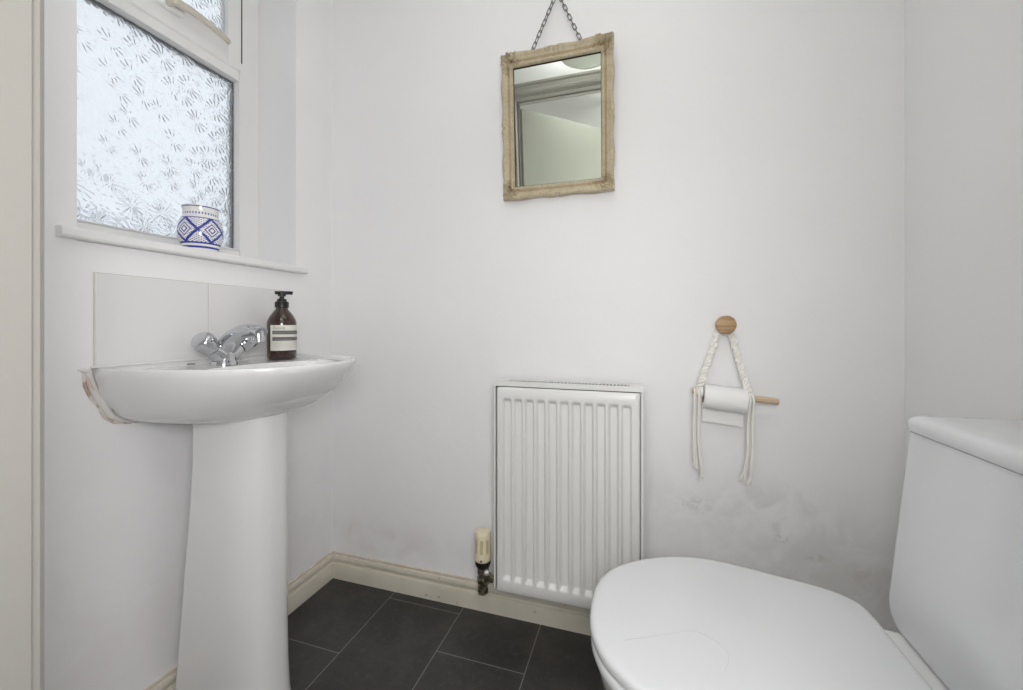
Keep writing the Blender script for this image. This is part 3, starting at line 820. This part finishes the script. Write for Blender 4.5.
# roll
RX0, RX1, RR = .1660, .2665, .0320
ra = dpos(RX0) - Vector((0, 0, .0095)); rb_ = dpos(RX1) - Vector((0, 0, .0095)); ln = (rb_-ra).length
roll = empty('toilet_roll', tuple((ra+rb_)/2 - Vector((0,0,RR))), 'nearly used white toilet roll threaded on the wooden dowel', 'toilet roll')
mb = MB(); mb.lathe([(.0195, 0), (RR-.0012, 0), (RR, .001), (RR, ln-.001), (RR-.0012, ln), (.0195, ln)], ra, dirn, 56, False, False); mb.build('paper', M_paper, roll, smooth=40)
mb = MB(); mb.lathe([(.0195, -.0004), (.0187, -.0004), (.0187, ln+.0004), (.0195, ln+.0004), (.0195, -.0004)], ra, dirn, 40, False, False); mb.build('cardboard_core', M_card, roll, smooth=40)
# loose sheet leaves the back of the roll and hangs
rings = []
path = [(PI*.5 - k*PI*.5/6) for k in range(7)]
sec = [(math.cos(t), math.sin(t)) for t in path]
for p0_, e_ in ((ra, .001), (rb_, -.001)):
    up_ = Vector((0,0,1)); pts = [p0_ + dirn*e_ + Vector((0, (RR+.0006)*c_, (RR+.0006)*s_)) for c_, s_ in sec]
    for k in range(1, 9): pts.append(p0_ + dirn*e_ + Vector((0, RR + .0006 - .010*(k/8)**2, -.072*k/8)))
    rings.append(pts)
mb = MB(); a_, b_ = rings; n_ = len(a_)
inner = [[Vector(p) - Vector((0, .0006, 0)) for p in r_] for r_ in rings]
mb.loft([a_ + list(reversed(inner[0])), b_ + list(reversed(inner[1]))], True, True)
mb.build('loose_sheet', M_paper, roll, smooth=40)

# ------------------------------------------------------------------ toilet
YT0 = .7205
toi = empty('toilet', (.3, YT0, 0), 'white close coupled toilet with its lid down beside the right wall', 'toilet')
def closed_half(h, n=5):
    """mirror a half outline about the toilet's axis; h = (x, dy) from tip to back"""
    p = crom([(a, b, 0) for a, b in h], n)
    up = [(q_.x, YT0 + q_.y) for q_ in p]; dn = [(q_.x, YT0 - q_.y) for q_ in reversed(p[1:-1])]
    return up + dn
LIDH = [(-.0780, 0), (-.0755, .042), (-.0665, .078), (-.046, .115), (-.010, .149), (.040, .180), (.090, .197), (.140, .2025), (.200, .194), (.260, .180), (.315, .167), (.348, .153), (.366, .136), (.3735, .112), (.375, .06), (.375, 0)]
lid0 = closed_half(LIDH)
def scaled(poly, k, cx=.155): return [(cx + (x-cx)*k, YT0 + (y-YT0)*k) for x, y in poly]
def offs(poly, d, cx=.155):
    out = []
    for x, y in poly:
        v_ = Vector((x-cx, y-YT0)); out.append((cx + v_.x*(1 - d/v_.length), YT0 + v_.y*(1 - d/v_.length)))
    return out
ZL = .4405
mb = MB()
prof = [(.006, ZL-.020), (.001, ZL-.019), (0, ZL-.016), (0, ZL-.009), (.0008, ZL-.006), (.003, ZL-.0028), (.007, ZL-.0008), (.013, ZL), (.05, ZL+.0012), (.10, ZL+.002), (.14, ZL+.0022)]
mb.loft([z_of(offs(lid0, d), z) for d, z in prof]); mb.build('lid', M_plas, toi, smooth=50)
SEATH = [(-.0765, 0), (-.074, .042), (-.065, .078), (-.0445, .115), (-.009, .149), (.040, .179), (.090, .196), (.140, .2005), (.200, .192), (.260, .177), (.310, .163), (.343, .148), (.356, .13), (.3605, .10), (.361, .05), (.361, 0)]
seat0 = closed_half(SEATH)
mb = MB(); zs_ = .4175
rings = [z_of(offs(seat0, d), z) for d, z in ((.060, zs_-.020), (.010, zs_-.0225), (.002, zs_-.020), (0, zs_-.014), (.001, zs_-.003), (.005, zs_), (.045, zs_+.001), (.058, zs_-.003), (.060, zs_-.010), (.060, zs_-.020))]
mb.loft(rings, False, False); mb.build('seat', M_plas, toi, smooth=50)
for sg in (-1, 1):
    for k in range(2): MB().lathe([(.004, 0), (.006, .001), (.006, .006), (.004, .007)], (.04 + .08*k, YT0 + sg*.155, .4168), n=12).build('buffer', M_plas, toi)
    MB().lathe([(.011, -.03), (.012, -.028), (.012, .028), (.011, .03)], (.348, YT0 + sg*.075, .4060), (0, 1, 0), 18).build('hinge', M_plas, toi)
# pan: lofted from foot to rim, back deck carries the cistern
def panring(xf, xb, hw, z, e=2.3, back=None):
    h = []
    xm = xf + (xb-xf)*.40
    bh = back if back is not None else hw*.75
    for k in range(13):
        t = PI/2*k/12; h.append((xm - (xm-xf)*math.cos(t)**(2/e), hw*math.sin(t)**(2/e)))
    for k in range(1, 9):
        t = k/8; w_ = min(1, t*1.45); h.append((xm + (xb-.02-xm)*t, hw + (bh-hw)*(w_*w_*(3-2*w_))))
    h += [(xb-.006, bh-.006), (xb, bh-.02), (xb, bh*.5), (xb, 0)]
    up = [(a, YT0+b) for a, b in h]; return z_of(up + [(a, 2*YT0-b) for a, b in reversed(up[1:-1])], z) if False else z_of(up + [(a, 2*YT0 - b) for a, b in reversed(up[1:-1])], z)
mb = MB()
rings = [panring(.10, .56, .105, 0, 2.4, .10), panring(.095, .56, .108, .012, 2.4, .10), panring(.105, .56, .100, .04, 2.4, .095), panring(.115, .56, .092, .10, 2.3, .09),
         panring(.085, .565, .098, .17, 2.2, .092), panring(.02, .58, .122, .235, 2.1, .10), panring(-.040, .597, .152, .295, 2.05, .125), panring(-.064, .603, .172, .335, 2.0, .135),
         panring(-.071, .605, .183, .365, 2.0, .140), panring(-.0725, .605, .187, .379, 2.0, .147), panring(-.0705, .604, .186, .387, 2.0, .146), panring(-.065, .600, .181, .391, 2.0, .143)]
mb.loft(rings, True, False)
last = rings[-1]
def shr(k, z, cx=.12): return [(cx + (min(p[0], .345)-cx)*k, YT0 + (p[1]-YT0)*k, z) for p in last]
def shr0(k): return [(min(p[0], .345) if k else p[0], p[1], .3985) for p in last]
mb.loft([last, [(.12 + (p[0]-.12)*.97 if p[0] < .30 else p[0]-.008, YT0 + (p[1]-YT0)*.97, .3915) for p in last], shr(.80, .3905), shr(.74, .382), shr(.72, .34), shr(.62, .27), shr(.40, .21), shr(.15, .19)], False, True)
mb.build('pan', M_cer, toi, smooth=50)
# cistern
CB = .616
def xfront(z): return .4245 + .0255*(z-.40)/.335
def hwc(z): return .1785 - .0145*(z-.40)/.335
zc0, zc1 = .3935, .7352
def cring(inset_, x_is_back=False, dx=0.):
    # outline in the (y,z) plane with rounded bottom corners
    out = []
    pts = rrect(-1, 1, zc0+inset_, zc1, [.004, .004, .040, .040], 8)
    for a, zz in pts: pass
    n_ = 8
    hb, ht, r_ = hwc(zc0)-inset_, hwc(zc1)-inset_, .042-inset_*.5
    loop = [(ht, zc1)]
    loop += [(-ht, zc1)]
    for k in range(1, 8): loop.append((-(ht + (hb-ht)*k/8), zc1 + (zc0+r_-zc1)*k/8))
    for k in range(n_+1):
        t = PI/2*k/n_; loop.append((-(hb - r_ + r_*math.cos(t)), zc0 + inset_ + r_ - r_*math.sin(t)))
    for k in range(n_, -1, -1):
        t = PI/2*k/n_; loop.append(((hb - r_ + r_*math.cos(t)), zc0 + inset_ + r_ - r_*math.sin(t)))
    for k in range(7, 0, -1): loop.append(((ht + (hb-ht)*k/8), zc1 + (zc0+r_-zc1)*k/8))
    return [((CB if x_is_back else xfront(zz) + dx), YT0 + yy, zz) for yy, zz in loop]
mb = MB(); mb.loft([cring(0, True), cring(0, False, .022), cring(.0004, False, .010), cring(.002, False, .0035), cring(.005, False, .0006), cring(.009, False, 0)])
cis = mb.build('cistern', M_cist, toi, smooth=50)
mb = MB()
def lring(i, z): return [(a, b, z) for a, b in rrect(.4445+i, .6195, YT0-.1690+i, YT0+.1690-i, [.004, .018, .018, .004], 6)]
mb.loft([lring(.010, .7350), lring(.009, .7374), lring(.002, .7378), lring(.0008, .7392), lring(.0005, .750), lring(.001, .757), lring(.006, .7625), lring(.014, .7655), lring(.03, .7668)])
mb.build('cistern_lid', M_cist, cis, smooth=50)
MB().lathe([(.020, 0), (.020, .003), (.018, .0045), (.002, .0048)], (.535, YT0, .7665), n=28).build('flush_button', M_chrome, cis)
MB().box(.46, .58, YT0-.12, YT0+.12, .3905, .397).build('cistern_gasket', M_dark, toi, smooth=0)
# a stray hair lying on the lid
hp_ = crom([(-.02, .640, ZL+.0016), (.01, .655, ZL+.0019), (.04, .670, ZL+.002), (.08, .690, ZL+.0022), (.11, .680, ZL+.0023), (.125, .655, ZL+.0022), (.115, .625, ZL+.002)], 8)
tag(MB().tube(hp_, .00018, 5).build('hair', mat('grey_hair', (.45, .45, .45), .5)), 'single thin curved hair lying on the toilet lid', 'hair')

# ------------------------------------------------------------------ ceiling light (switched off; its bowl shows in the mirror)
cl = empty('ceiling_light', (-.215, .50, ZC), 'round opal glass ceiling light, its bowl showing in the mirror top', 'ceiling light')
mb = MB(); mb.lathe([(.002, -.245), (.05, -.243), (.09, -.234), (.122, -.216), (.142, -.192), (.150, -.165), (.146, -.165), (.137, -.19), (.117, -.212), (.085, -.228), (.002, -.238)], (-.215, .50, ZC), n=56)
mb.build('bowl', M_bulb, cl, smooth=60)
mb = MB(); mb.lathe([(.05, .001), (.05, -.012), (.045, -.02), (.006, -.022), (.006, -.236), (.003, -.238)], (-.215, .50, ZC), n=28); mb.build('stem', M_upvc, cl)

# ------------------------------------------------------------------ light
def area(name, loc, rot, sx, sy, power, col=(1,1,1)):
    l = bpy.data.lights.new(name, 'AREA'); l.shape = 'RECTANGLE'; l.size = sx; l.size_y = sy; l.energy = power; l.color = col
    o = bpy.data.objects.new(name, l); C.objects.link(o); o.location = loc; o.rotation_euler = rot; return o
LC = (1., .985, .995)
area('hall_fill_panel', (.05, YH+.03, 1.10), (-PI/2, 0, 0), 1.45, 2.0, 9, LC)  # added fill panel on the far hall wall; no window is modelled there
area('hall_ceiling_fill', (-.02, -.155, ZC-.02), (0, 0, 0), .95, .3, 6, LC)  # unseen fill added at ceiling level just outside the doorway
pl = bpy.data.lights.new('flash_fill', 'POINT'); pl.energy = 27; pl.shadow_soft_size = .17; pl.color = LC  # unseen fill added close behind the camera, standing in for a flash
po = bpy.data.objects.new('flash_fill', pl); C.objects.link(po); po.location = (.11, -.13, 1.08)
# fill added over the unlit bowl, aimed up so the ceiling lights the room
area('ceiling_bounce_fill', (-.215, .50, ZC-.16), (PI, 0, 0), .2, .2, 3.2, LC)
w = bpy.data.worlds.new('world'); SC.world = w; w.use_nodes = True
bg = w.node_tree.nodes['Background']
bg.inputs[0].default_value = (.92, .955, 1., 1); bg.inputs[1].default_value = 1.5

# ------------------------------------------------------------------ camera
F, CX, HZ = 407., 511.5, 325.
cam = bpy.data.cameras.new('camera'); co = bpy.data.objects.new('camera', cam); C.objects.link(co)
cam.sensor_fit = 'HORIZONTAL'; cam.sensor_width = 36.; cam.lens = F/1023*36.
cam.shift_y = -(345.-HZ)/1023.; cam.clip_start = .02
co.location = (0, 0, EYE); co.rotation_euler = (PI/2, 0, math.atan((638-CX)/F))
SC.camera = co
vs = SC.view_settings
vs.view_transform = 'Standard'; vs.look = 'None'; vs.gamma = 1.; vs.use_curve_mapping = False; vs.exposure = -.22
SC.cycles.max_bounces = 14; SC.cycles.diffuse_bounces = 8; SC.cycles.transmission_bounces = 10; SC.cycles.glossy_bounces = 6
